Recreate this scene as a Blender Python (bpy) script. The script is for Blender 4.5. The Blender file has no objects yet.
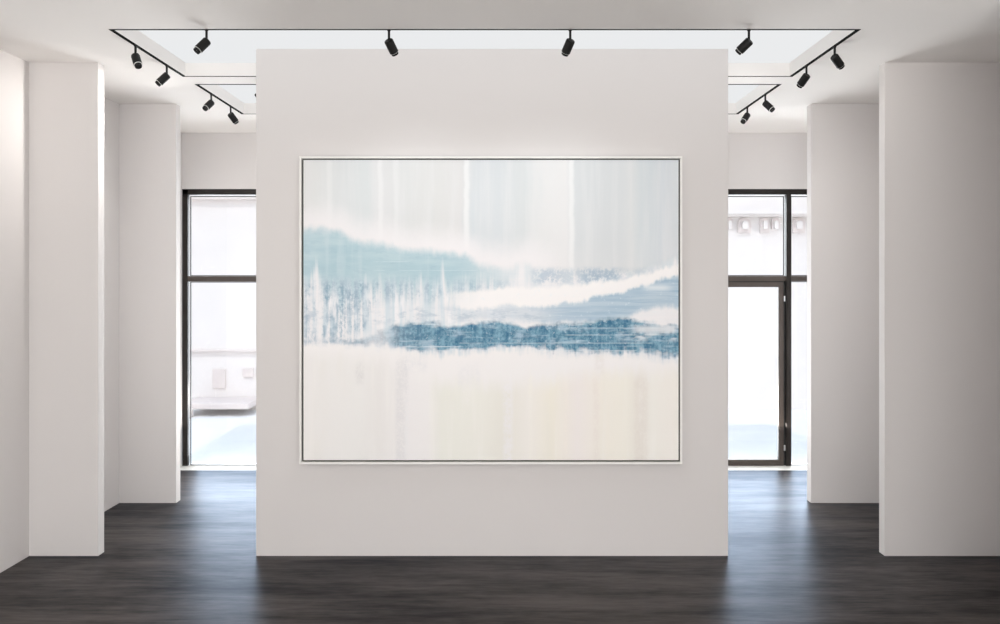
import bpy, bmesh, math
from mathutils import Vector, Matrix

# ------------------------------------------------------------------ camera, world, lights, exposure
scene = bpy.context.scene
COL = scene.collection
CAM_Z = 2.2          # camera height; the ceiling is 3.92 m
F = 1000.0           # focal length in pixels of a 1000 px wide frame
cam_data = bpy.data.cameras.new('camera')
cam_data.sensor_width = 36.0
cam_data.lens = 36.0
cam_data.shift_y = -0.033
cam = bpy.data.objects.new('camera', cam_data)
cam.location = (0, 0, CAM_Z)
cam.rotation_euler = (math.radians(90), 0, 0)
COL.objects.link(cam)
scene.camera = cam

WORLD_STRENGTH = 1.3
world = bpy.data.worlds.new('world')
scene.world = world
world.use_nodes = True
wn = world.node_tree
bg = wn.nodes['Background']
tc = wn.nodes.new('ShaderNodeTexCoord')
sp = wn.nodes.new('ShaderNodeSeparateXYZ')
rp = wn.nodes.new('ShaderNodeValToRGB')
wn.links.new(tc.outputs['Generated'], sp.inputs[0])
wn.links.new(sp.outputs['Z'], rp.inputs[0])
rp.color_ramp.elements[0].position = 0.0
rp.color_ramp.elements[0].color = (1.0, 0.94, 0.90, 1)
rp.color_ramp.elements[1].position = 0.6
rp.color_ramp.elements[1].color = (0.62, 0.78, 1.0, 1)
wn.links.new(rp.outputs[0], bg.inputs['Color'])
bg.inputs['Strength'].default_value = WORLD_STRENGTH

def area_light(name, loc, rot, sx, sy, power, color):
    ld = bpy.data.lights.new(name, 'AREA')
    ld.shape = 'RECTANGLE'; ld.size = sx; ld.size_y = sy
    ld.energy = power; ld.color = color
    o = bpy.data.objects.new(name, ld)
    o.location = loc; o.rotation_euler = rot
    COL.objects.link(o)
    return o
RAD = math.radians
# unseen fill lights added behind the camera, one tilted up at the ceiling
area_light('fill_rear', (-0.9, -3.3, 2.0), (RAD(90), 0, 0), 5.2, 2.8, 60, (1.0, 0.98, 0.965))
area_light('fill_rear_up', (0.2, -2.9, 0.7), (RAD(140), 0, 0), 5.2, 1.0, 470, (1.0, 0.98, 0.965))
# unseen fill added behind the camera to brighten the left wall
area_light('fill_side', (4.18, -0.6, 1.9), (RAD(62), 0, RAD(90)), 4.0, 2.6, 270, (1.0, 0.98, 0.965))
# daylight through the glazing at the far end
area_light('daylight_far_glazing_left', (-2.35, 12.05, 1.62), (RAD(-90), 0, 0), 2.6, 3.1, 170, (0.88, 0.94, 1.0))
area_light('daylight_far_glazing_right', (2.55, 12.05, 1.62), (RAD(-90), 0, 0), 2.8, 3.1, 205, (0.88, 0.94, 1.0))
area_light('fill_far_up_left', (-2.35, 11.9, 0.6), (RAD(-135), 0, 0), 2.5, 0.9, 80, (1.0, 0.93, 0.86))  # uplight pair added at the far glazing to brighten the far ceiling
area_light('fill_far_up_right', (2.55, 11.9, 0.6), (RAD(-135), 0, 0), 2.7, 0.9, 80, (1.0, 0.93, 0.86))  # second of the added ceiling uplights
sd = bpy.data.lights.new('sun', 'SUN'); sd.energy = 0.95; sd.angle = RAD(1.5); sd.color = (1.0, 0.93, 0.87)
sun = bpy.data.objects.new('sun', sd); sun.rotation_euler = (RAD(38), 0, 0); COL.objects.link(sun)
PANEL_EMIT = 0.785

scene.view_settings.view_transform = 'Standard'
scene.view_settings.look = 'None'
scene.view_settings.gamma = 1.0
scene.view_settings.use_curve_mapping = False
scene.view_settings.exposure = 0.12

# ------------------------------------------------------------------ helpers
def tag(o, label=None, cat=None, group=None, kind=None):
    if label: o['label'] = label
    if cat: o['category'] = cat
    if group: o['group'] = group
    if kind: o['kind'] = kind
    return o

def empty(name, loc, label=None, cat=None, group=None, kind=None):
    o = bpy.data.objects.new(name, None)
    o.location = loc
    o.empty_display_size = 0.1
    COL.objects.link(o)
    return tag(o, label, cat, group, kind)

def obj(name, bm, mat, parent=None, loc=(0, 0, 0), smooth=False):
    me = bpy.data.meshes.new(name)
    bmesh.ops.recalc_face_normals(bm, faces=bm.faces)
    bm.to_mesh(me); bm.free()
    me.materials.append(mat)
    if smooth:
        for p in me.polygons: p.use_smooth = True
        me.set_sharp_from_angle(angle=math.radians(35))
    o = bpy.data.objects.new(name, me)
    o.location = loc
    COL.objects.link(o)
    if parent: o.parent = parent
    return o

def add_box(bm, x0, x1, y0, y1, z0, z1, bevel=0.0):
    r = bmesh.ops.create_cube(bm, size=1.0)
    vs = r['verts']
    bmesh.ops.scale(bm, vec=(x1 - x0, y1 - y0, z1 - z0), verts=vs)
    bmesh.ops.translate(bm, vec=((x0 + x1) / 2, (y0 + y1) / 2, (z0 + z1) / 2), verts=vs)
    if bevel > 0:
        es = list({e for v in vs for e in v.link_edges})
        bmesh.ops.bevel(bm, geom=es, offset=bevel, segments=2, profile=0.5, affect='EDGES')

def boxes(*bs, bevel=0.0):
    bm = bmesh.new()
    for b in bs: add_box(bm, *b, bevel=bevel)
    return bm

def lathe(bm, pts, seg=28, close=True):
    """profile pts = (radius, z) revolved around z"""
    rings = []
    for r, z in pts:
        if r < 1e-6:
            rings.append([bm.verts.new((0, 0, z))])
        else:
            rings.append([bm.verts.new((r * math.cos(2 * math.pi * k / seg), r * math.sin(2 * math.pi * k / seg), z)) for k in range(seg)])
    for a, b in zip(rings[:-1], rings[1:]):
        for k in range(seg):
            k2 = (k + 1) % seg
            if len(a) == 1 and len(b) == 1: continue
            if len(a) == 1: bm.faces.new((a[0], b[k], b[k2]))
            elif len(b) == 1: bm.faces.new((a[k], a[k2], b[0]))
            else: bm.faces.new((a[k], a[k2], b[k2], b[k]))

def rect_ring(x0, x1, z0, z1, t, y0, y1, tb=None):
    """a picture-frame ring in the XZ plane between y0 and y1; outer edge given; mitred"""
    if tb is None: tb = t
    bm = bmesh.new()
    o = [(x0, z0), (x1, z0), (x1, z1), (x0, z1)]
    i = [(x0 + t, z0 + tb), (x1 - t, z0 + tb), (x1 - t, z1 - t), (x0 + t, z1 - t)]
    V = {}
    for nm, pts in (('o', o), ('i', i)):
        for yy in (y0, y1):
            V[nm, yy] = [bm.verts.new((p[0], yy, p[1])) for p in pts]
    for k in range(4):
        k2 = (k + 1) % 4
        bm.faces.new((V['o', y0][k], V['o', y0][k2], V['i', y0][k2], V['i', y0][k]))
        bm.faces.new((V['o', y1][k], V['o', y1][k2], V['i', y1][k2], V['i', y1][k]))
        bm.faces.new((V['o', y0][k], V['o', y0][k2], V['o', y1][k2], V['o', y1][k]))
        bm.faces.new((V['i', y0][k], V['i', y0][k2], V['i', y1][k2], V['i', y1][k]))
    return bm

def srgb(r, g, b):
    def f(c):
        c /= 255.0
        return c / 12.92 if c <= 0.04045 else ((c + 0.055) / 1.055) ** 2.4
    return (f(r), f(g), f(b), 1.0)

# ------------------------------------------------------------------ materials
def mat(name, color, rough=0.5, metal=0.0, spec=0.5, bump=None, vary=0.0, scale=6.0):
    m = bpy.data.materials.new(name); m.use_nodes = True
    nt = m.node_tree; p = nt.nodes['Principled BSDF']
    p.inputs['Base Color'].default_value = (*color[:3], 1)
    p.inputs['Roughness'].default_value = rough
    p.inputs['Metallic'].default_value = metal
    p.inputs['Specular IOR Level'].default_value = spec
    t = nt.nodes.new('ShaderNodeTexCoord')
    if vary > 0:
        n = nt.nodes.new('ShaderNodeTexNoise'); n.inputs['Scale'].default_value = scale
        n.inputs['Detail'].default_value = 5
        nt.links.new(t.outputs['Object'], n.inputs['Vector'])
        mx = nt.nodes.new('ShaderNodeMix'); mx.data_type = 'RGBA'
        mx.inputs[6].default_value = (*[c * (1 - vary) for c in color[:3]], 1)
        mx.inputs[7].default_value = (*[min(1, c * (1 + vary)) for c in color[:3]], 1)
        nt.links.new(n.outputs['Fac'], mx.inputs[0])
        nt.links.new(mx.outputs[2], p.inputs['Base Color'])
    if bump:
        n2 = nt.nodes.new('ShaderNodeTexNoise'); n2.inputs['Scale'].default_value = bump[0]
        n2.inputs['Detail'].default_value = 6
        nt.links.new(t.outputs['Object'], n2.inputs['Vector'])
        b = nt.nodes.new('ShaderNodeBump'); b.inputs['Strength'].default_value = bump[1]; b.inputs['Distance'].default_value = 0.002
        nt.links.new(n2.outputs['Fac'], b.inputs['Height'])
        nt.links.new(b.outputs[0], p.inputs['Normal'])
    return m

M_WALL = mat('white_plaster', (0.70, 0.675, 0.665), 0.75, spec=0.2, bump=(60, 0.15), vary=0.012, scale=0.8)
M_CEIL = mat('ceiling_plaster', (0.87, 0.848, 0.828), 0.85, spec=0.1, bump=(60, 0.1), vary=0.012, scale=0.8)
M_BLACK = mat('black_powder_coat', (0.008, 0.008, 0.008), 0.55, spec=0.3, vary=0.2, scale=60)
M_TRACK = mat('black_anodised_track', (0.006, 0.006, 0.006), 0.9, spec=0.05, vary=0.1, scale=40)
M_LENS = mat('dark_lens', (0.03, 0.03, 0.03), 0.15, vary=0.1, scale=30)
M_RING = mat('pale_metal_ring', (0.75, 0.75, 0.73), 0.35, metal=0.3, vary=0.03, scale=40)
M_BROWN = mat('brown_anodised_aluminium', (0.060, 0.045, 0.037), 0.5, metal=0.1, vary=0.15, scale=8)
M_BRONZE = mat('dark_bronze_aluminium', (0.016, 0.012, 0.010), 0.5, spec=0.3, vary=0.15, scale=8)
M_SEAL = mat('black_rubber_seal', (0.012, 0.012, 0.012), 0.6, vary=0.1, scale=30)
M_HINGE = mat('steel_hinge', (0.7, 0.7, 0.7), 0.3, metal=1.0, vary=0.05, scale=30)
M_SILL = mat('pale_stone_threshold', (0.82, 0.81, 0.78), 0.5, vary=0.04, scale=20)
M_FRAME = mat('silvery_white_frame', (0.86, 0.85, 0.82), 0.4, vary=0.02, scale=20)
M_GAP = mat('dark_grey_shadow_gap', (0.10, 0.098, 0.09), 0.7, vary=0.05, scale=30)
M_STONE = mat('pale_stone_render', (0.80, 0.755, 0.735), 0.8, vary=0.06, scale=1.6, bump=(20, 0.3))
M_STONE_D = mat('weathered_stone', (0.72, 0.645, 0.62), 0.85, vary=0.12, scale=3)
M_PAVE = mat('pale_paving', (0.86, 0.86, 0.86), 0.8, vary=0.05, scale=2)

def glass_mat():
    m = bpy.data.materials.new('clear_glass'); m.use_nodes = True
    nt = m.node_tree; nt.nodes.clear()
    out = nt.nodes.new('ShaderNodeOutputMaterial')
    mx = nt.nodes.new('ShaderNodeMixShader')
    tr = nt.nodes.new('ShaderNodeBsdfTransparent'); tr.inputs[0].default_value = (0.97, 0.975, 0.97, 1)
    gl = nt.nodes.new('ShaderNodeBsdfGlossy'); gl.inputs['Roughness'].default_value = 0.02
    fr = nt.nodes.new('ShaderNodeFresnel'); fr.inputs[0].default_value = 1.45
    nt.links.new(fr.outputs[0], mx.inputs[0]); nt.links.new(tr.outputs[0], mx.inputs[1])
    nt.links.new(gl.outputs[0], mx.inputs[2]); nt.links.new(mx.outputs[0], out.inputs[0])
    return m
M_GLASS = glass_mat()

def panel_mat():
    m = bpy.data.materials.new('luminous_ceiling_diffuser'); m.use_nodes = True
    nt = m.node_tree; nt.nodes.remove(nt.nodes['Principled BSDF'])
    em = nt.nodes.new('ShaderNodeEmission'); em.inputs['Strength'].default_value = PANEL_EMIT
    nt.links.new(em.outputs[0], nt.nodes['Material Output'].inputs[0])
    t = nt.nodes.new('ShaderNodeTexCoord'); n = nt.nodes.new('ShaderNodeTexNoise')
    n.inputs['Scale'].default_value = 1.2
    r = nt.nodes.new('ShaderNodeValToRGB')
    r.color_ramp.elements[0].color = (0.96, 0.98, 1.0, 1); r.color_ramp.elements[1].color = (0.98, 0.985, 0.99, 1)
    nt.links.new(t.outputs['Object'], n.inputs['Vector']); nt.links.new(n.outputs['Fac'], r.inputs[0])
    nt.links.new(r.outputs[0], em.inputs['Color'])
    return m
M_PANEL = panel_mat()

# ---- node expression helper (used by the floor and by the painted canvas)
class Ex:
    def __init__(s, nt): s.nt = nt
    def sock(s, v, inp):
        if isinstance(v, (int, float)): inp.default_value = v
        else: s.nt.links.new(v, inp)
    def m(s, op, a, b=0.0, c=None, clamp=False):
        n = s.nt.nodes.new('ShaderNodeMath'); n.operation = op; n.use_clamp = clamp
        s.sock(a, n.inputs[0]); s.sock(b, n.inputs[1])
        if c is not None: s.sock(c, n.inputs[2])
        return n.outputs[0]
    def add(s, a, b): return s.m('ADD', a, b)
    def sub(s, a, b): return s.m('SUBTRACT', a, b)
    def mul(s, a, b, clamp=False): return s.m('MULTIPLY', a, b, clamp=clamp)
    def mx(s, a, b): return s.m('MAXIMUM', a, b)
    def inv(s, a): return s.m('SUBTRACT', 1.0, a, clamp=True)
    def step(s, v, e0, e1):            # smooth 0..1 as v goes e0 -> e1
        n = s.nt.nodes.new('ShaderNodeMapRange'); n.interpolation_type = 'SMOOTHSTEP'; n.clamp = True
        s.sock(v, n.inputs['Value']); s.sock(e0, n.inputs['From Min']); s.sock(e1, n.inputs['From Max'])
        return n.outputs['Result']
    def band(s, v, a, b, w):           # 1 between a and b with soft edges w
        return s.mul(s.step(v, s.sub(a, w), s.add(a, w)), s.inv(s.step(v, s.sub(b, w), s.add(b, w))))
    def curve(s, x, pts):
        n = s.nt.nodes.new('ShaderNodeFloatCurve')
        c = n.mapping.curves[0]
        pts = sorted(pts)
        while len(c.points) < len(pts): c.points.new(0.5, 0.5)
        for p, (a, b) in zip(c.points, pts): p.location = (a, b); p.handle_type = 'AUTO'
        n.mapping.update()
        s.sock(x, n.inputs['Value'])
        return n.outputs[0]
    def noise(s, u, v, su, sv, seed=0.0, detail=3.0, rough=0.5, dist=0.0):
        c = s.nt.nodes.new('ShaderNodeCombineXYZ')
        s.sock(s.mul(u, su), c.inputs[0]); s.sock(s.mul(v, sv), c.inputs[1]); c.inputs[2].default_value = seed
        n = s.nt.nodes.new('ShaderNodeTexNoise')
        n.inputs['Scale'].default_value = 1.0; n.inputs['Detail'].default_value = detail
        n.inputs['Roughness'].default_value = rough; n.inputs['Distortion'].default_value = dist
        s.nt.links.new(c.outputs[0], n.inputs['Vector'])
        return n.outputs['Fac']
    def mix(s, f, a, b):
        n = s.nt.nodes.new('ShaderNodeMix'); n.data_type = 'RGBA'; n.clamp_factor = True
        s.sock(f, n.inputs[0])
        for v, i in ((a, 6), (b, 7)):
            if isinstance(v, tuple): n.inputs[i].default_value = v
            else: s.nt.links.new(v, n.inputs[i])
        return n.outputs[2]

def floor_mat():
    m = bpy.data.materials.new('dark_brushed_concrete_floor'); m.use_nodes = True
    nt = m.node_tree; p = nt.nodes['Principled BSDF']; e = Ex(nt)
    t = nt.nodes.new('ShaderNodeTexCoord'); s = nt.nodes.new('ShaderNodeSeparateXYZ')
    nt.links.new(t.outputs['Object'], s.inputs[0])
    x, y = s.outputs[0], s.outputs[1]
    a = e.noise(x, y, 0.8, 4.2, 1.0, 7, 0.66)
    b = e.noise(x, y, 5.0, 24.0, 4.0, 5, 0.65)
    c = e.noise(x, y, 0.5, 0.9, 7.0, 3)
    f = e.add(e.mul(a, 0.5), e.add(e.mul(b, 0.22), e.mul(c, 0.28)))
    f = e.step(f, 0.34, 0.68)
    col = e.mix(f, (0.022, 0.018, 0.0155, 1), (0.108, 0.089, 0.075, 1))
    nt.nodes.remove(p)
    out = nt.nodes['Material Output']
    r = e.add(0.22, e.mul(b, 0.22))
    bp = nt.nodes.new('ShaderNodeBump'); bp.inputs['Strength'].default_value = 0.3; bp.inputs['Distance'].default_value = 0.004
    nt.links.new(e.add(a, e.mul(b, 0.6)), bp.inputs['Height'])
    df = nt.nodes.new('ShaderNodeBsdfDiffuse'); gl = nt.nodes.new('ShaderNodeBsdfGlossy')
    nt.links.new(col, df.inputs['Color']); gl.inputs['Color'].default_value = (0.66, 0.80, 1.0, 1)  # gloss tint puts the blue of reflected sky into the colour
    nt.links.new(r, gl.inputs['Roughness'])
    nt.links.new(bp.outputs[0], df.inputs['Normal']); nt.links.new(bp.outputs[0], gl.inputs['Normal'])
    lw = nt.nodes.new('ShaderNodeLayerWeight'); lw.inputs['Blend'].default_value = 0.5
    fac = e.add(e.mul(e.m('POWER', lw.outputs['Facing'], 10.0), 0.36), e.mul(e.m('POWER', lw.outputs['Facing'], 3.0), e.add(0.065, e.mul(f, 0.07))))
    ms = nt.nodes.new('ShaderNodeMixShader')
    nt.links.new(fac, ms.inputs[0]); nt.links.new(df.outputs[0], ms.inputs[1]); nt.links.new(gl.outputs[0], ms.inputs[2])
    nt.links.new(ms.outputs[0], out.inputs[0])
    return m
M_FLOOR = floor_mat()

# ------------------------------------------------------------------ the room
XL, XR = -3.74, 4.06
Y0, YB = -3.0, 11.76
H = CAM_Z + 1.72                 # 3.92
RZ = CAM_Z + 1.842               # top of the ceiling recesses
T = 0.2
S = 'structure'
def struct(name, bm, m, parent=None, label=None):
    o = obj(name, bm, m, parent)
    if parent is None: o['kind'] = S
    if label: o['label'] = label
    return o

struct('floor', boxes((XL, XR, Y0, YB - 0.26, -0.12, 0.0)), M_FLOOR, label='dark brown-grey brushed floor with a soft sheen')
struct('wall_left', boxes((XL - T, XL, Y0, YB, 0, H)), M_WALL, label='white side wall at the left edge of the room')
struct('wall_right', boxes((XR, XR + T, 1.6, YB, 0, H), (XR, XR + T, Y0, -2.8, 0, H), (XR, XR + T, -2.8, 1.6, 0, 0.4), (XR, XR + T, -2.8, 1.6, 3.4, H)), M_WALL, label='white side wall on the right behind the wall fins')

# ceiling: slab with two sunk rectangular recesses
RX0, RX1 = -2.665, 2.455
R1 = (6.905, 8.475)
R2 = (8.845, 10.405)
struct('ceiling', boxes(
    (XL - T, XR + T, Y0 - T, R1[0], H, RZ), (XL - T, XR + T, R1[1], R2[0], H, RZ), (XL - T, XR + T, R2[1], YB + T, H, RZ),
    (XL - T, RX0, R1[0], R1[1], H, RZ), (RX1, XR + T, R1[0], R1[1], H, RZ),
    (XL - T, RX0, R2[0], R2[1], H, RZ), (RX1, XR + T, R2[0], R2[1], H, RZ),
    (XL - T, XR + T, Y0 - T, YB + T, RZ, RZ + 0.15)), M_CEIL, label='white ceiling with two sunk rectangular light recesses')

# free-standing centre wall and the fins
D1, D2 = 7.94, 9.82
CX0, CX1 = -1.937, 1.812
struct('wall_center', boxes((CX0, CX1, D1, D1 + 0.24, 0, RZ - 0.014), bevel=0.003), M_WALL, label='white free-standing centre wall carrying the painting')
FL, FR = -3.19, 3.055
struct('wall_fin_left_near', boxes((XL, FL, D1, D1 + 0.12, 0, H), bevel=0.002), M_WALL, label='nearer of the two left wall fins')
struct('wall_fin_left_far', boxes((XL, FL + 0.01, D2, D2 + 0.13, 0, H), bevel=0.002), M_WALL, label='farther of the two left wall fins')
struct('wall_fin_right_near', boxes((FR, XR, D1, D1 + 0.12, 0, H), bevel=0.002), M_WALL, label='nearer of the two right wall fins')
struct('shade_fin_right', boxes((FR + 0.03, XR, 6.0, 6.12, 0, H), bevel=0.002), M_WALL, label='unseen right wall fin added to shade the near right fin')  # added out of view to darken the near right fin and ceiling corner
struct('wall_fin_right_far', boxes((FR, XR, D2, D2 + 0.13, 0, H), bevel=0.002), M_WALL, label='farther of the two right wall fins')

# far wall with its glazed openings
WZ = CAM_Z + 90.0 * 0.01176      # glazing head
GL1 = -1.05                      # right end of the left glazing (hidden)
GR0 = 1.15                       # left end of the right glazing (hidden)
struct('wall_back', boxes((XL, XR, YB, YB + T, WZ, H), (GL1, GR0, YB, YB + T, 0, WZ)), M_WALL, label='white far wall above and between the glazing')
struct('trim_threshold', boxes((XL, XR, YB - 0.26, YB + T, -0.12, 0.001)), M_SILL, label='pale stone threshold along the far glazing')
# unseen wall behind the camera, its broad opening added to admit light
struct('wall_front', boxes((XL - T, XR + T, Y0 - T, Y0, 3.5, H), (XL - T, -3.6, Y0 - T, Y0, 0, 3.5), (1.8, XR + T, Y0 - T, Y0, 0, 3.5)), M_WALL, label='white wall behind the viewpoint around the added light opening')

def bx(x): return (x - 500) * YB / 1000.0
def bz(y): return CAM_Z + (279 - y) * YB / 1000.0
FY0, FY1 = YB + 0.005, YB + 0.075
# window_1: left glazing
w = empty('window_1', ((XL + GL1) / 2, YB, 0), 'tall dark-framed shopfront window left of the centre wall', kind=S)
def wpart(name, bm, m, parent, label=None):
    o = obj(name, bm, m, None)
    o.parent = parent
    o.matrix_parent_inverse = Matrix.Translation(-Vector(parent.location))
    if label: o['label'] = label
    return o
zt = bz(194.5)
wpart('frame', boxes((XL, XL + 0.066, FY0, FY1, 0, WZ), (XL, GL1, FY0, FY1, zt, WZ), (GL1 - 0.06, GL1, FY0, FY1, 0, zt)), M_BRONZE, w)
wpart('transom', boxes((XL + 0.066, GL1 - 0.06, FY0 + 0.001, FY1, bz(281.6), bz(276.2))), M_BROWN, w)
sx0 = bx(189.7)
for z0, z1 in ((0.006, bz(281.6) - 0.002), (bz(276.2) + 0.002, zt - 0.018)):
    wpart('glazing_seal', rect_ring(sx0, GL1 - 0.08, z0, z1, 0.009, FY0 + 0.015, FY0 + 0.03), M_SEAL, w)
wpart('pane', boxes((XL + 0.06, GL1 - 0.05, FY0 + 0.034, FY0 + 0.042, 0.004, bz(281))), M_GLASS, w)
wpart('pane', boxes((XL + 0.06, GL1 - 0.05, FY0 + 0.034, FY0 + 0.042, bz(277), zt + 0.01)), M_GLASS, w)

# window_2: right glazing, round the door
w2 = empty('window_2', ((XR + GR0) / 2, YB, 0), 'tall dark-framed shopfront glazing right of the centre wall', kind=S)
px0, px1 = bx(786.3), bx(790.9)
dl = 2.10
wpart('frame', boxes((GR0, XR, FY0, FY1, zt, WZ), (XR - 0.06, XR, FY0, FY1, 0, zt), (GR0, GR0 + 0.06, FY0, FY1, 0, zt)), M_BRONZE, w2)
wpart('post', boxes((px0, px1, FY0 - 0.012, FY1, 0, zt)), M_BRONZE, w2)
wpart('post', boxes((dl - 0.06, dl - 0.005, FY0 - 0.012, FY1, 0, zt)), M_BRONZE, w2)
wpart('transom', boxes((GR0 + 0.06, dl - 0.06, FY0 + 0.001, FY1, bz(281.2), bz(276.0)), (dl - 0.005, px0, FY0 + 0.001, FY1, bz(281.2), bz(276.0)), (px1, XR - 0.06, FY0 + 0.001, FY1, bz(281.2), bz(276.0))), M_BROWN, w2)
zo = zt - 0.018; zu = bz(276) + 0.002; zd = bz(281.2)
for a, b_, c, d in ((dl + 0.02, bx(784.6), zu, zo), (px1 + 0.003, XR - 0.07, 0.006, zd - 0.002), (px1 + 0.003, XR - 0.07, zu, zo), (GR0 + 0.07, dl - 0.07, 0.006, zd - 0.002), (GR0 + 0.07, dl - 0.07, zu, zo)):
    wpart('glazing_seal', rect_ring(a, b_, c, d, 0.009, FY0 + 0.015, FY0 + 0.03), M_SEAL, w2)
for a, b_, c, d in ((dl - 0.01, px0 + 0.01, zu - 0.01, zt + 0.01), (px1 - 0.01, XR - 0.05, 0.004, zd + 0.01), (px1 - 0.01, XR - 0.05, zu - 0.01, zt + 0.01), (GR0 + 0.05, dl - 0.05, 0.004, zd + 0.01), (GR0 + 0.05, dl - 0.05, zu - 0.01, zt + 0.01)):
    wpart('pane', boxes((a, b_, FY0 + 0.034, FY0 + 0.042, c, d)), M_GLASS, w2)

# door_1: the glazed door in it
d1 = empty('door_1', ((dl + px0) / 2, YB, 0), 'dark-framed glass door with small steel hinges at its right', kind=S)
lx0, lx1 = dl + 0.01, bx(783.6)
lz0, lz1 = 0.004, bz(282.2)
wpart('leaf_frame', rect_ring(lx0, lx1, lz0, lz1, 0.058, FY0 - 0.002, FY0 + 0.05, tb=0.07), M_BROWN, d1)
wpart('rebate', boxes((lx1, px0, FY0 + 0.03, FY0 + 0.055, 0.0, bz(281.2)), (lx0, px0, FY0 + 0.03, FY0 + 0.056, lz1 - 0.02, bz(281.2) + 0.001)), M_SEAL, d1)
wpart('pane', boxes((lx0 + 0.05, lx1 - 0.05, FY0 + 0.02, FY0 + 0.028, lz0 + 0.06, lz1 - 0.05)), M_GLASS, d1)
for yy in (298.7, 448.0):
    bm = bmesh.new(); lathe(bm, [(0, -0.032), (0.009, -0.032), (0.0105, -0.028), (0.0105, -0.002), (0.009, 0), (0.0105, 0.002), (0.0105, 0.028), (0.009, 0.032), (0, 0.032)], 16)
    bmesh.ops.translate(bm, vec=((lx1 + px0) / 2 - 0.002, FY0 + 0.004, bz(yy)), verts=bm.verts)
    wpart('hinge', bm, M_HINGE, d1)
bm = bmesh.new(); lathe(bm, [(0, -0.35), (0.011, -0.35), (0.013, -0.34), (0.013, 0.34), (0.011, 0.35), (0, 0.35)], 16)
bmesh.ops.translate(bm, vec=(lx0 + 0.03, FY0 - 0.055, 1.05), verts=bm.verts)
for zz in (0.8, 1.3): add_box(bm, lx0 + 0.022, lx0 + 0.038, FY0 - 0.05, FY0, zz - 0.008, zz + 0.008)
wpart('pull_handle', bm, M_HINGE, d1)

# added_window_rear: unseen glazing added behind the camera to go with the rear fill
w3 = empty('added_window_rear', (-0.9, Y0 - 0.1, 0), 'unseen broad window added behind the viewpoint for front light', kind=S)
wpart('frame', rect_ring(-3.6, 1.8, 0, 3.5, 0.06, Y0 - 0.12, Y0 - 0.05), M_BRONZE, w3)
for xx in (-1.8, 0.0): wpart('post', boxes((xx - 0.025, xx + 0.025, Y0 - 0.115, Y0 - 0.055, 0.06, 3.44)), M_BRONZE, w3)
for a, b_ in ((-3.54, -1.825), (-1.775, -0.025), (0.025, 1.74)):
    wpart('pane', boxes((a, b_, Y0 - 0.09, Y0 - 0.082, 0.06, 3.44)), M_GLASS, w3)

# added_window_side: unseen window added in the right wall for the side fill
w4 = empty('added_window_side', (XR + 0.1, -0.6, 0.4), 'unseen window added in the right wall to light the left wall', kind=S)
wpart('frame', boxes((XR + 0.05, XR + 0.12, -2.8, -2.74, 0.4, 3.4), (XR + 0.05, XR + 0.12, 1.54, 1.6, 0.4, 3.4), (XR + 0.05, XR + 0.12, -2.74, 1.54, 0.4, 0.46), (XR + 0.05, XR + 0.12, -2.74, 1.54, 3.34, 3.4)), M_BRONZE, w4)
wpart('post', boxes((XR + 0.055, XR + 0.115, -0.63, -0.57, 0.46, 3.34)), M_BRONZE, w4)
wpart('pane', boxes((XR + 0.08, XR + 0.088, -2.74, -0.63, 0.46, 3.34)), M_GLASS, w4)
wpart('pane', boxes((XR + 0.08, XR + 0.088, -0.57, 1.54, 0.46, 3.34)), M_GLASS, w4)

# ------------------------------------------------------------------ street outside the far glazing
struct('ground', boxes((-12, 13, YB + T, 17.6, -0.14, -0.02)), M_PAVE, label='pale paved street outside the glazing')
FD = 17.0
def fx(x): return (x - 500) * FD / 1000.0
def fz(y): return CAM_Z + (279 - y) * FD / 1000.0
bld = empty('building', (0, FD, -0.02), 'pale sunlit stone building across the street seen through the glazing', 'building')
bld.location = (0, FD, 0)
wpart('wall', boxes((-11, 12, FD, FD + 0.4, -0.02, 5.6)), M_STONE, bld)
# cornice band: ledge, frieze with arched openings, lower string course
bm = bmesh.new()
add_box(bm, -2.0, 12, FD - 0.22, FD, fz(214.5), fz(211.5))
add_box(bm, -2.0, 12, FD - 0.15, FD, fz(217), fz(214.5))
wpart('cornice', bm, M_STONE, bld)
def arch(bm, cx, z0, w_, h_, y0, y1, n=10):
    pts = [(cx - w_ / 2, z0), (cx + w_ / 2, z0)]
    r = w_ / 2
    for k in range(n + 1):
        a = math.pi * k / n
        pts.append((cx + r * math.cos(a), z0 + h_ - r + r * math.sin(a)))
    f = [bm.verts.new((p[0], y0, p[1])) for p in pts]; b = [bm.verts.new((p[0], y1, p[1])) for p in pts]
    bm.faces.new(f); bm.faces.new(b[::-1])
    for k in range(len(pts)):
        k2 = (k + 1) % len(pts)
        bm.faces.new((f[k], f[k2], b[k2], b[k]))
for cx, ww in ((729, 6), (744, 13), (764, 9), (775, 8), (798, 12), (821, 12)):
    bm = bmesh.new()
    arch(bm, fx(cx), fz(233 if ww > 8 else 229), ww * FD / 1000, (15 if ww > 8 else 11) * FD / 1000, FD - 0.05, FD)
    wpart('arched_niche', bm, M_STONE_D, bld)
    bm = bmesh.new()
    arch(bm, fx(cx), fz(229), ww * 0.45 * FD / 1000, 8 * FD / 1000, FD - 0.11, FD - 0.05)
    wpart('relief_ornament', bm, M_STONE, bld)
wpart('string_course', boxes((-11, -2.6, FD - 0.08, FD, fz(351.5), fz(349.5)), (-11, -2.6, FD - 0.1, FD, fz(200), fz(197)), bevel=0.008), M_STONE_D, bld)
wpart('window_recess', boxes((fx(213), fx(226), FD - 0.04, FD, fz(388), fz(369)), bevel=0.006), M_STONE_D, bld)
wpart('window_recess', boxes((fx(243), fx(254), FD - 0.04, FD, fz(377), fz(368)), bevel=0.006), M_STONE_D, bld)
wpart('entrance_step', boxes((fx(197), fx(262), FD - 0.9, FD, 0.10, 0.2), (fx(197), fx(210), FD - 1.2, FD - 0.9, -0.02, 0.12), bevel=0.02), M_STONE_D, bld)

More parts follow.
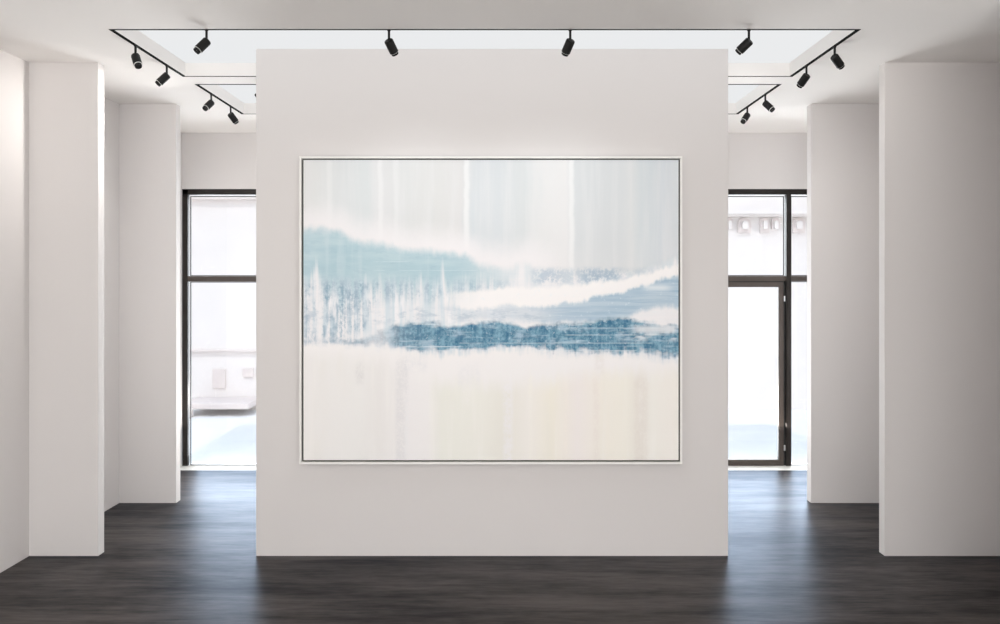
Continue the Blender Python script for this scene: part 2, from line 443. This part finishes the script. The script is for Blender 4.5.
# ------------------------------------------------------------------ recess light panels and tracks
for (ya, yb), lab in ((R1, 'luminous white flat ceiling light in the nearer ceiling recess'), (R2, 'luminous white flat ceiling light in the farther ceiling recess')):
    o = obj('ceiling_light', boxes((RX0 + 0.002, RX1 - 0.002, ya + 0.002, yb - 0.002, RZ - 0.011, RZ)), M_PANEL)
    tag(o, lab, 'ceiling light', 'ceiling lights in the ceiling recesses')

TW = 0.03
def track(ya, yb, lab):
    bm = bmesh.new()
    x0, x1 = RX0 - TW, RX1 + TW
    y0, y1 = ya - 0.021, yb + 0.021
    zt_, zb = H, H - 0.0025
    O = [(x0, y0), (x1, y0), (x1, y1), (x0, y1)]; I = [(RX0, ya), (RX1, ya), (RX1, yb), (RX0, yb)]
    V = {}
    for nm, pts in (('o', O), ('i', I)):
        for z in (zt_, zb): V[nm, z] = [bm.verts.new((p[0], p[1], z)) for p in pts]
    for k in range(4):
        k2 = (k + 1) % 4
        for z in (zt_, zb): bm.faces.new((V['o', z][k], V['o', z][k2], V['i', z][k2], V['i', z][k]))
        for nm in 'oi': bm.faces.new((V[nm, zt_][k], V[nm, zt_][k2], V[nm, zb][k2], V[nm, zb][k]))
    o = obj('light_track', bm, M_TRACK)
    return tag(o, lab, 'light track', 'black light tracks round the ceiling recesses')
track(*R1, 'black rectangular light track round the nearer ceiling recess')
track(*R2, 'thinner-looking black light track round the farther ceiling recess')

# ------------------------------------------------------------------ track spotlights
STEM = 0.068
def stem_mesh():
    bm = bmesh.new()
    lathe(bm, [(0, 0), (0.013, 0), (0.013, -0.006), (0.0085, -0.010), (0.0085, -STEM - 0.012), (0, -STEM - 0.012)], 16)
    return bm
def make_spot():
    """built pointing straight down (-z) from the stem's foot"""
    root = empty('track_spotlight', (0, 0, 0))
    obj('stem', stem_mesh(), M_BLACK, root, smooth=True)
    bm = bmesh.new()
    lathe(bm, [(0, 0.012), (0.025, 0.012), (0.030, 0.008), (0.0315, 0.002), (0.0315, -0.085), (0, -0.085)], 32)
    h = obj('housing', bm, M_BLACK, root, smooth=True)
    bm = bmesh.new()
    lathe(bm, [(0.0235, -0.084), (0.0312, -0.084), (0.0312, -0.0865), (0.030, -0.0875), (0.0235, -0.0875), (0.0235, -0.084)], 32)
    obj('trim_ring', bm, M_RING, h, smooth=True)
    bm = bmesh.new()
    lathe(bm, [(0.021, -0.086), (0.0255, -0.086), (0.0255, -0.103), (0.0245, -0.105), (0.022, -0.104), (0.021, -0.094), (0.021, -0.086)], 32)
    obj('snoot', bm, M_BLACK, h, smooth=True)
    bm = bmesh.new()
    lathe(bm, [(0, -0.098), (0.012, -0.0975), (0.0225, -0.095), (0.0225, -0.091), (0, -0.091)], 28)
    obj('lens', bm, M_LENS, h, smooth=True)
    return root, h
proto, proto_h = make_spot()
spots = [   # stem x, stem y(depth), aim vector, label
    (-2.022, 6.89, (-.072, -.045, -.092), 'first spotlight on the nearer track\'s front run, tilted down left, pale ring showing'),
    (-0.765, 6.89, (.048, .085, -.098), 'front-run black spotlight above the painting\'s left part, tilted down to the right'),
    (0.484, 6.89, (-.044, .085, -.098), 'front-run black spotlight above the painting\'s right part, tilted down to the left'),
    (1.715, 6.89, (-.078, .060, -.076), 'front-run black spotlight at the centre wall\'s top right corner, tilted down left'),
    (-2.68, 7.353, (.048, -.058, -.102), 'nearer of two spotlights on the nearer track\'s left run, pointing almost straight down'),
    (-2.68, 8.043, (-.078, -.030, -.086), 'farther of two spotlights on the nearer track\'s left run, tilted down left'),
    (2.47, 7.380, (.088, .065, -.080), 'nearer of two spotlights on the nearer track\'s right run, tilted down right'),
    (2.47, 8.060, (-.048, .085, -.088), 'farther of two spotlights on the nearer track\'s right run, tilted down left'),
    (-2.68, 9.280, (-.049, -.080, -.082), 'small spotlight on the farther track\'s left run with pale ring, tilted down left'),
    (-2.68, 9.951, (.048, .070, -.080), 'small spotlight farthest back on the left, tilted down right, no ring showing'),
    (2.47, 9.988, (-.063, -.050, -.085), 'small spotlight farthest back on the right, tilted down left, pale ring'),
    (2.47, 9.310, (.067, -.050, -.082), 'small spotlight on the farther track\'s right run with ring, tilted down right'),
    (-2.139, 8.83, (.060, .030, -.085), 'farther track\'s front-run spotlight mostly hidden by the centre wall\'s left edge'),
]
for i, (sx, sy, dv, lab) in enumerate(spots):
    if i == 0: r, h = proto, proto_h
    else:
        r = proto.copy(); COL.objects.link(r)
        for ch in list(proto.children):
            c = ch.copy(); COL.objects.link(c); c.parent = r
            for g in ch.children:
                g2 = g.copy(); COL.objects.link(g2); g2.parent = c
            if ch == proto_h: h = c
    r.location = (sx, sy, H - 0.0025)
    tag(r, lab, 'spotlight', 'black spotlights on the ceiling tracks')
    d = Vector(dv).normalized()
    h.rotation_mode = 'QUATERNION'
    h.rotation_quaternion = Vector((0, 0, -1)).rotation_difference(d)
    h.location = Vector((0, 0, -STEM - 0.014))
# fill added at the dark-lensed lamps to brighten side walls and far end
for i, en in ((4, 9), (5, 42), (6, 3), (7, 15), (8, 24), (9, 32), (10, 26), (11, 16)):
    sx, sy, dv, lab = spots[i]
    d = Vector(dv).normalized()
    ld = bpy.data.lights.new('side_wall_fill', 'SPOT')
    ld.energy = en; ld.spot_size = math.radians(150); ld.spot_blend = 1.0; ld.shadow_soft_size = 0.025
    ld.color = (1.0, 0.96, 0.92)
    o = bpy.data.objects.new('side_wall_fill', ld)
    o.location = Vector((sx, sy, H - 0.0025 - STEM - 0.014)) + d * 0.14
    o.rotation_euler = d.to_track_quat('-Z', 'Y').to_euler()
    COL.objects.link(o)
# fill added below the two middle lamps to brighten painting and wall
for sx, tx_ in ((-0.765, -0.45), (0.484, 0.35)):
    ld = bpy.data.lights.new('painting_fill', 'SPOT')
    ld.energy = 14; ld.spot_size = math.radians(115); ld.spot_blend = 1.0; ld.shadow_soft_size = 0.03
    ld.color = (0.90, 0.97, 1.0)
    o = bpy.data.objects.new('painting_fill', ld)
    p = Vector((sx, 6.89 + 0.06, H - 0.21)); o.location = p
    o.rotation_euler = (Vector((tx_, D1, 1.3)) - p).to_track_quat('-Z', 'Y').to_euler()
    COL.objects.link(o)

# ------------------------------------------------------------------ the painting
def canvas_mat(W, Hh):
    m = bpy.data.materials.new('abstract_seascape_paint'); m.use_nodes = True
    nt = m.node_tree; p = nt.nodes['Principled BSDF']; e = Ex(nt)
    t = nt.nodes.new('ShaderNodeTexCoord'); s = nt.nodes.new('ShaderNodeSeparateXYZ')
    nt.links.new(t.outputs['Object'], s.inputs[0])
    u = e.add(e.mul(s.outputs[0], 1.0 / W), 0.5)
    v = e.sub(0.5, e.mul(s.outputs[2], 1.0 / Hh))
    G = 1.07                                   # paint is lighter than its picture value in this light
    def C(r, g, b, G=G):
        c = srgb(r, g, b); return tuple(min(0.97, k * G * w) for k, w in zip(c[:3], (1.0, 1.0, 1.025))) + (1.0,)
    streak = e.noise(u, v, 34, 1.6, 1.0, 3, 0.6)
    streak2 = e.noise(u, v, 80, 3.0, 9.0, 2, 0.6)
    broad = e.noise(u, v, 9, 1.2, 5.0, 3, 0.5)
    fine = e.noise(u, v, 150, 95, 2.0, 3, 0.7)
    mid = e.noise(u, v, 42, 30, 3.0, 4, 0.65)
    horiz = e.noise(u, v, 6, 70, 6.0, 3, 0.55)
    wob = e.noise(u, v, 16, 5, 8.0, 4, 0.6)
    # ---- sky: vertical veils
    skyr = nt.nodes.new('ShaderNodeValToRGB'); cr = skyr.color_ramp
    stops = [(0.0, (228, 229, 226)), (0.06, (226, 229, 227)), (0.10, (222, 226, 225)), (0.17, (221, 226, 225)), (0.20, (227, 228, 227)),
             (0.26, (223, 225, 223)), (0.35, (224, 225, 222)), (0.42, (225, 225, 223)), (0.455, (218, 223, 224)), (0.52, (218, 223, 224)),
             (0.59, (220, 224, 223)), (0.615, (230, 231, 229)), (0.70, (234, 234, 232)), (0.725, (219, 223, 223)), (0.80, (217, 221, 221)),
             (0.85, (218, 222, 222)), (0.872, (223, 226, 225)), (0.90, (215, 222, 223)), (0.96, (214, 221, 224)), (1.0, (220, 224, 225))]
    while len(cr.elements) < len(stops): cr.elements.new(0.5)
    for el, (ps, c) in zip(cr.elements, stops): el.position = ps; el.color = C(*c, 1.0)
    uw = e.add(u, e.mul(e.sub(e.noise(u, v, 3, 14, 11.0, 4, 0.6), 0.5), 0.012))
    nt.links.new(uw, skyr.inputs[0])
    col = skyr.outputs[0]
    col = e.mix(e.mul(e.step(streak, 0.42, 0.75), 0.45), col, C(233, 234, 233, 1.0))
    col = e.mix(e.mul(e.step(broad, 0.55, 0.78), 0.35), col, C(205, 217, 220, 1.0))
    for cx, ww, st in ((0.205, 0.006, 0.4), (0.247, 0.006, 0.22), (0.435, 0.0065, 0.6), (0.715, 0.006, 0.6), (0.07, 0.007, 0.25)):
        k = e.band(uw, cx - ww, cx + ww, 0.004)
        col = e.mix(e.mul(k, st), col, C(238, 239, 237))
    # ---- upper edge of the teal mass
    e1 = e.curve(u, [(0, .225), (.08, .228), (.12, .25), (.19, .272), (.27, .292), (.36, .305), (.43, .315), (.47, .34), (.52, .355), (.6, .345), (.68, .365), (.8, .375), (.9, .36), (.96, .33), (1, .31)])
    e1 = e.add(e1, e.add(e.mul(e.sub(wob, 0.5), 0.06), e.mul(e.sub(mid, 0.5), 0.025)))
    haze = e.step(v, e.sub(e1, 0.11), e.sub(e1, 0.01))
    hz = e.curve(u, [(0, .8), (.25, .85), (.5, .95), (.62, .9), (.7, .3), (.85, .1), (1, .1)])
    col = e.mix(e.mul(haze, hz), col, C(236, 234, 233))
    white = e.mix(horiz, C(240, 237, 235), C(229, 231, 232))
    col = e.mix(e.step(v, e.sub(e1, 0.004), e.add(e1, 0.03)), col, white)
    # ---- teal body, bleeding down in streaks
    e2 = e.curve(u, [(0, .44), (.2, .45), (.4, .46), (.5, .43), (.56, .40), (.62, .38), (.72, .40), (.85, .40), (.93, .37), (1, .345)])
    e2 = e.add(e2, e.mul(e.sub(streak, 0.52), 0.42))
    teal = e.mul(e.step(v, e.sub(e1, 0.012), e.add(e1, 0.028)), e.inv(e.step(v, e.sub(e2, 0.05), e.add(e2, 0.05))))
    ts = e.curve(u, [(0, .9), (.1, 1), (.4, .95), (.5, .62), (.6, .28), (.7, .3), (.8, .4), (.9, .35), (1, .6)])
    tcol = e.mix(e.step(e.noise(u, v, 7, 26, 33.0, 4, 0.6), 0.35, 0.7), C(172, 199, 206), C(188, 209, 213))
    tcol = e.mix(e.mul(e.step(e.noise(u, v, 24, 60, 51.0, 4, 0.7), 0.5, 0.7), 0.35), tcol, C(156, 186, 197))
    tcol = e.mix(e.mul(e.step(streak, 0.52, 0.7), 0.35), tcol, C(205, 218, 221))
    col = e.mix(e.mul(teal, ts), col, tcol)
    # pale grey-blue wash below it
    wash = e.mul(e.band(v, 0.40, 0.585, 0.03), e.inv(e.step(u, 0.36, 0.5)))
    col = e.mix(e.mul(wash, e.step(streak2, 0.3, 0.7)), col, C(212, 222, 226))
    # speckled mid blue under the teal on the left, and right of the middle
    bl = e.band(v, 0.405, e.curve(u, [(0, .62), (.15, .60), (.19, .48), (.3, .47), (.5, .455), (.6, .44), (1, .44)]), 0.025)
    bl = e.mul(bl, e.curve(u, [(0, .55), (.04, .9), (.15, .85), (.3, .65), (.45, .6), (.55, .35), (.6, .0), (1, .0)]))
    br = e.mul(e.band(v, 0.362, 0.412, 0.012), e.curve(u, [(0, 0), (.59, 0), (.64, .7), (.72, .4), (.76, .9), (.82, .9), (.86, .3), (.92, .3), (1, 0)]))
    sm = e.mul(e.step(e.add(e.mul(streak2, 0.6), e.mul(fine, 0.4)), 0.40, 0.56), e.step(e.add(e.mul(streak, 0.5), e.mul(mid, 0.5)), 0.38, 0.6))
    col = e.mix(e.mul(e.mul(bl, sm), 0.85), col, C(122, 158, 178))
    col = e.mix(e.mul(e.mul(br, e.step(e.add(e.mul(mid, 0.6), e.mul(fine, 0.4)), 0.40, 0.56)), 0.8), col, C(146, 172, 190))
    # white drips in the left half
    dr = e.mul(e.band(v, e.add(0.40, e.mul(e.noise(u, v, 26, 0.01, 21.0, 1), 0.09)), 0.60, 0.03), e.step(e.noise(u, v, 38, 5.0, 14.0, 3, 0.6), 0.53, 0.64))
    dr = e.mul(dr, e.inv(e.step(u, 0.5, 0.6)))
    col = e.mix(e.mul(dr, 0.85), col, C(238, 238, 238))
    # ---- white swoosh
    wt = e.curve(u, [(0, .56), (.3, .50), (.36, .455), (.45, .44), (.55, .425), (.7, .42), (.8, .405), (.88, .388), (.94, .372), (1, .348)])
    wb = e.curve(u, [(0, .555), (.3, .50), (.36, .48), (.45, .50), (.55, .485), (.62, .488), (.72, .475), (.8, .45), (.88, .425), (.94, .405), (1, .385)])
    vw = e.add(v, e.add(e.mul(e.sub(wob, 0.5), 0.035), e.add(e.mul(e.sub(mid, 0.5), 0.022), e.mul(e.sub(streak2, 0.5), 0.018))))
    sw = e.mul(e.band(vw, wt, wb, 0.009), e.curve(u, [(0, 0), (.34, 0), (.42, .75), (.5, .95), (1, 1)]))
    # grey-blue band under the swoosh
    gb = e.curve(u, [(0, .53), (.5, .53), (.7, .54), (.85, .525), (.93, .49), (1, .49)])
    gm = e.mul(e.band(vw, e.sub(wb, 0.008), gb, 0.012), e.curve(u, [(0, 0), (.36, 0), (.45, .3), (.6, .45), (.66, .75), (.8, .95), (1, .95)]))
    gcol = e.mix(e.step(horiz, 0.3, 0.65), C(152, 182, 200), C(186, 203, 213))
    col = e.mix(gm, col, gcol)
    col = e.mix(sw, col, C(243, 241, 238))
    pt = e.mul(e.band(u, 0.91, 0.975, 0.02), e.band(v, 0.415, 0.435, 0.012))
    col = e.mix(e.mul(pt, 0.8), col, C(226, 232, 234))
    # ---- deep blue band
    bt = e.curve(u, [(0, .60), (.12, .60), (.2, .57), (.25, .553), (.33, .546), (.4, .552), (.45, .542), (.55, .540), (.6, .556), (.66, .553), (.72, .540), (.78, .530), (.88, .532), (.92, .542), (1, .557)])
    bb = e.curve(u, [(0, .605), (.12, .61), (.2, .612), (.27, .632), (.36, .628), (.45, .632), (.6, .618), (.68, .630), (.78, .637), (.9, .636), (1, .650)])
    vb = e.add(v, e.add(e.mul(e.sub(e.noise(u, v, 9, 16, 41.0, 3, 0.6), 0.5), 0.055), e.add(e.mul(e.mul(e.sub(streak, 0.5), e.step(v, 0.56, 0.64)), 0.06), e.mul(e.sub(mid, 0.5), 0.03))))
    deep = e.band(vb, bt, bb, 0.011)
    di = e.curve(u, [(0, .12), (.08, .3), (.14, .7), (.19, .35), (.24, .75), (.3, .95), (1, 1)])
    dcol = e.mix(e.step(e.add(e.mul(fine, 0.5), e.mul(streak2, 0.5)), 0.36, 0.60), C(72, 121, 148), C(134, 173, 190))
    patch = e.noise(u, v, 11, 38, 31.0, 4, 0.6)
    dcol = e.mix(e.mul(e.step(patch, 0.50, 0.66), 0.75), dcol, C(176, 197, 209))
    dcol = e.mix(e.mul(e.step(mid, 0.46, 0.64), 0.75), dcol, C(54, 107, 136))
    dcol = e.mix(e.mul(e.step(horiz, 0.60, 0.68), 0.65), dcol, C(178, 201, 212))
    col = e.mix(e.mul(deep, di), col, dcol)
    # broken whites in it at the right
    pw = e.mul(e.band(v, .575, .60, .012), e.mul(e.step(e.noise(u, v, 14, 30, 17.0, 2), 0.47, 0.6), e.step(u, .8, .87)))
    col = e.mix(e.mul(pw, 0.85), col, C(226, 230, 230))
    pw = e.mul(e.band(v, .553, .575, .008), e.mul(e.step(u, .86, .90), e.inv(e.step(u, .985, 1.0))))
    col = e.mix(e.mul(pw, 0.8), col, C(228, 230, 230))
    fl = e.mul(e.step(e.noise(u, v, 95, 70, 61.0, 2, 0.5), 0.63, 0.70), e.band(v, 0.40, 0.64, 0.02))
    col = e.mix(e.mul(fl, 0.3), col, C(232, 238, 240))
    gd = e.mul(e.band(e.add(v, e.mul(e.sub(wob, .5), .06)), 0.50, 0.535, 0.016), e.mul(e.step(e.noise(u, v, 20, 45, 63.0, 4, 0.65), 0.47, 0.62), e.inv(e.step(u, 0.6, 0.75))))
    col = e.mix(e.mul(gd, 0.55), col, C(176, 192, 203))
    # fine scratched horizontal lines
    for vv, ua, ub, st in ((.610, .42, .93, .5), (.583, .7, .98, .55), (.635, .30, .9, .45), (.622, .27, .42, .8), (.547, .27, .36, .7), (.339, .19, .28, .45), (.368, .19, .46, .3), (.56, .7, .95, .4)):
        ln = e.mul(e.band(v, vv - 0.0012, vv + 0.0012, 0.0014), e.band(u, ua, ub, 0.01))
        ln = e.mul(ln, e.step(e.noise(u, v, 22, 1, vv * 50, 2), 0.35, 0.5))
        col = e.mix(e.mul(ln, st), col, C(222, 232, 234))
    # ---- sand below
    sandr = nt.nodes.new('ShaderNodeValToRGB'); cr = sandr.color_ramp
    stops = [(0.0, (227, 225, 221)), (0.15, (226, 225, 221)), (0.2, (224, 222, 218)), (0.28, (228, 226, 224)), (0.33, (229, 227, 224)), (0.37, (226, 226, 217)),
             (0.48, (227, 226, 217)), (0.54, (224, 222, 213)), (0.6, (229, 226, 219)), (0.66, (230, 226, 213)), (0.73, (229, 224, 219)),
             (0.80, (231, 227, 216)), (0.86, (230, 227, 216)), (0.90, (225, 221, 212)), (0.93, (230, 228, 220)), (1.0, (231, 227, 219))]
    while len(cr.elements) < len(stops): cr.elements.new(0.5)
    for el, (ps, c) in zip(cr.elements, stops): el.position = ps; el.color = C(*c, 1.17)  # sand paint lightened further to offset dimmer light low on the wall
    nt.links.new(uw, sandr.inputs[0])
    sand = sandr.outputs[0]
    sand = e.mix(e.mul(e.step(streak, 0.5, 0.75), 0.35), sand, C(235, 233, 227, 1.17))
    sand = e.mix(e.mul(e.step(broad, 0.5, 0.7), 0.3), sand, C(221, 219, 210, 1.17))
    lowe = e.curve(u, [(0, .64), (.2, .66), (.35, .73), (.55, .74), (.75, .71), (1, .70)])
    low = e.step(e.add(v, e.add(e.mul(e.sub(streak, 0.5), 0.08), e.mul(e.sub(wob, .5), .06))), e.sub(lowe, 0.035), e.add(lowe, 0.05))
    under = e.step(vb, e.add(bb, 0.0), e.add(bb, 0.022))
    col = e.mix(under, col, C(240, 238, 235, 1.07))
    col = e.mix(low, col, sand)
    # pale blue bloom directly below the deep band
    bloom = e.mul(e.band(vb, bb, e.add(bb, 0.02), 0.014), e.mul(e.curve(u, [(0, 0), (.25, .1), (.36, .5), (.5, .5), (.62, .3), (1, .2)]), e.step(streak2, .35, .6)))
    col = e.mix(bloom, col, C(190, 208, 216))
    # textured grey and white drips in the sand
    for cx, ww, v0, v1, c, st in ((.262, .016, .66, 1.02, (207, 207, 208), .55), (.15, .010, .68, .74, (200, 199, 198), .6), (.545, .012, .74, 1.02, (234, 233, 236), .75),
                                  (.275, .004, .8, 1.02, (238, 238, 238), .7), (.605, .004, .7, 1.02, (240, 235, 224), .6), (.70, .004, .72, 1.02, (238, 231, 221), .6),
                                  (.30, .03, .66, .70, (212, 214, 217), .5), (.44, .03, .68, .76, (222, 222, 222), .5), (.79, .012, .64, .71, (222, 217, 211), .6), (.78, .008, .72, 1.0, (224, 215, 208), .5), (.90, .018, .72, 1.02, (219, 212, 203), .5),
                                  (.435, .012, .745, .82, (236, 234, 229), .6)):
        k = e.mul(e.band(uw, cx - ww, cx + ww, 0.006), e.band(v, v0, v1, 0.02))
        k = e.mul(k, e.step(e.add(e.mul(fine, .5), e.mul(mid, .5)), .36, .58))
        col = e.mix(e.mul(k, st * 0.65), col, C(*c, 1.14))
    nt.links.new(col, p.inputs['Base Color'])
    p.inputs['Roughness'].default_value = 0.7
    p.inputs['Specular IOR Level'].default_value = 0.2
    bp = nt.nodes.new('ShaderNodeBump'); bp.inputs['Strength'].default_value = 0.15; bp.inputs['Distance'].default_value = 0.002
    nt.links.new(e.add(fine, streak), bp.inputs['Height']); nt.links.new(bp.outputs[0], p.inputs['Normal'])
    return m

PD = D1 - 0.065                       # front face of the frame
def qx(x): return (x - 500) * PD / 1000.0
def qz(y): return CAM_Z + (279 - y) * PD / 1000.0
fx0, fx1, fz0, fz1 = qx(299.2), qx(682.4), qz(464.2), qz(156.2)
pcx, pcz = (fx0 + fx1) / 2, (fz0 + fz1) / 2
pt = empty('painting', (pcx, D1, fz0), 'large framed abstract seascape in pale blues and sand on the centre wall', 'painting')
wpart('frame', rect_ring(fx0, fx1, fz0, fz1, 0.0165, PD, D1 - 0.018), M_FRAME, pt, 'slim silvery white float frame')
wpart('backing', boxes((fx0 + 0.012, fx1 - 0.012, D1 - 0.034, D1 - 0.001, fz0 + 0.012, fz1 - 0.012)), M_GAP, pt, 'dark grey shadow gap inside the frame')
cx0, cx1, cz0, cz1 = qx(303.3), qx(678.7), qz(460.3), qz(159.9)
cw, chh = cx1 - cx0, cz1 - cz0
bm = boxes((-cw / 2, cw / 2, -0.014, 0.014, -chh / 2, chh / 2), bevel=0.002)
cv = obj('canvas', bm, canvas_mat(cw, chh), None)
cv.parent = pt
cv.location = Vector(((cx0 + cx1) / 2, D1 - 0.046, (cz0 + cz1) / 2)) - Vector(pt.location)
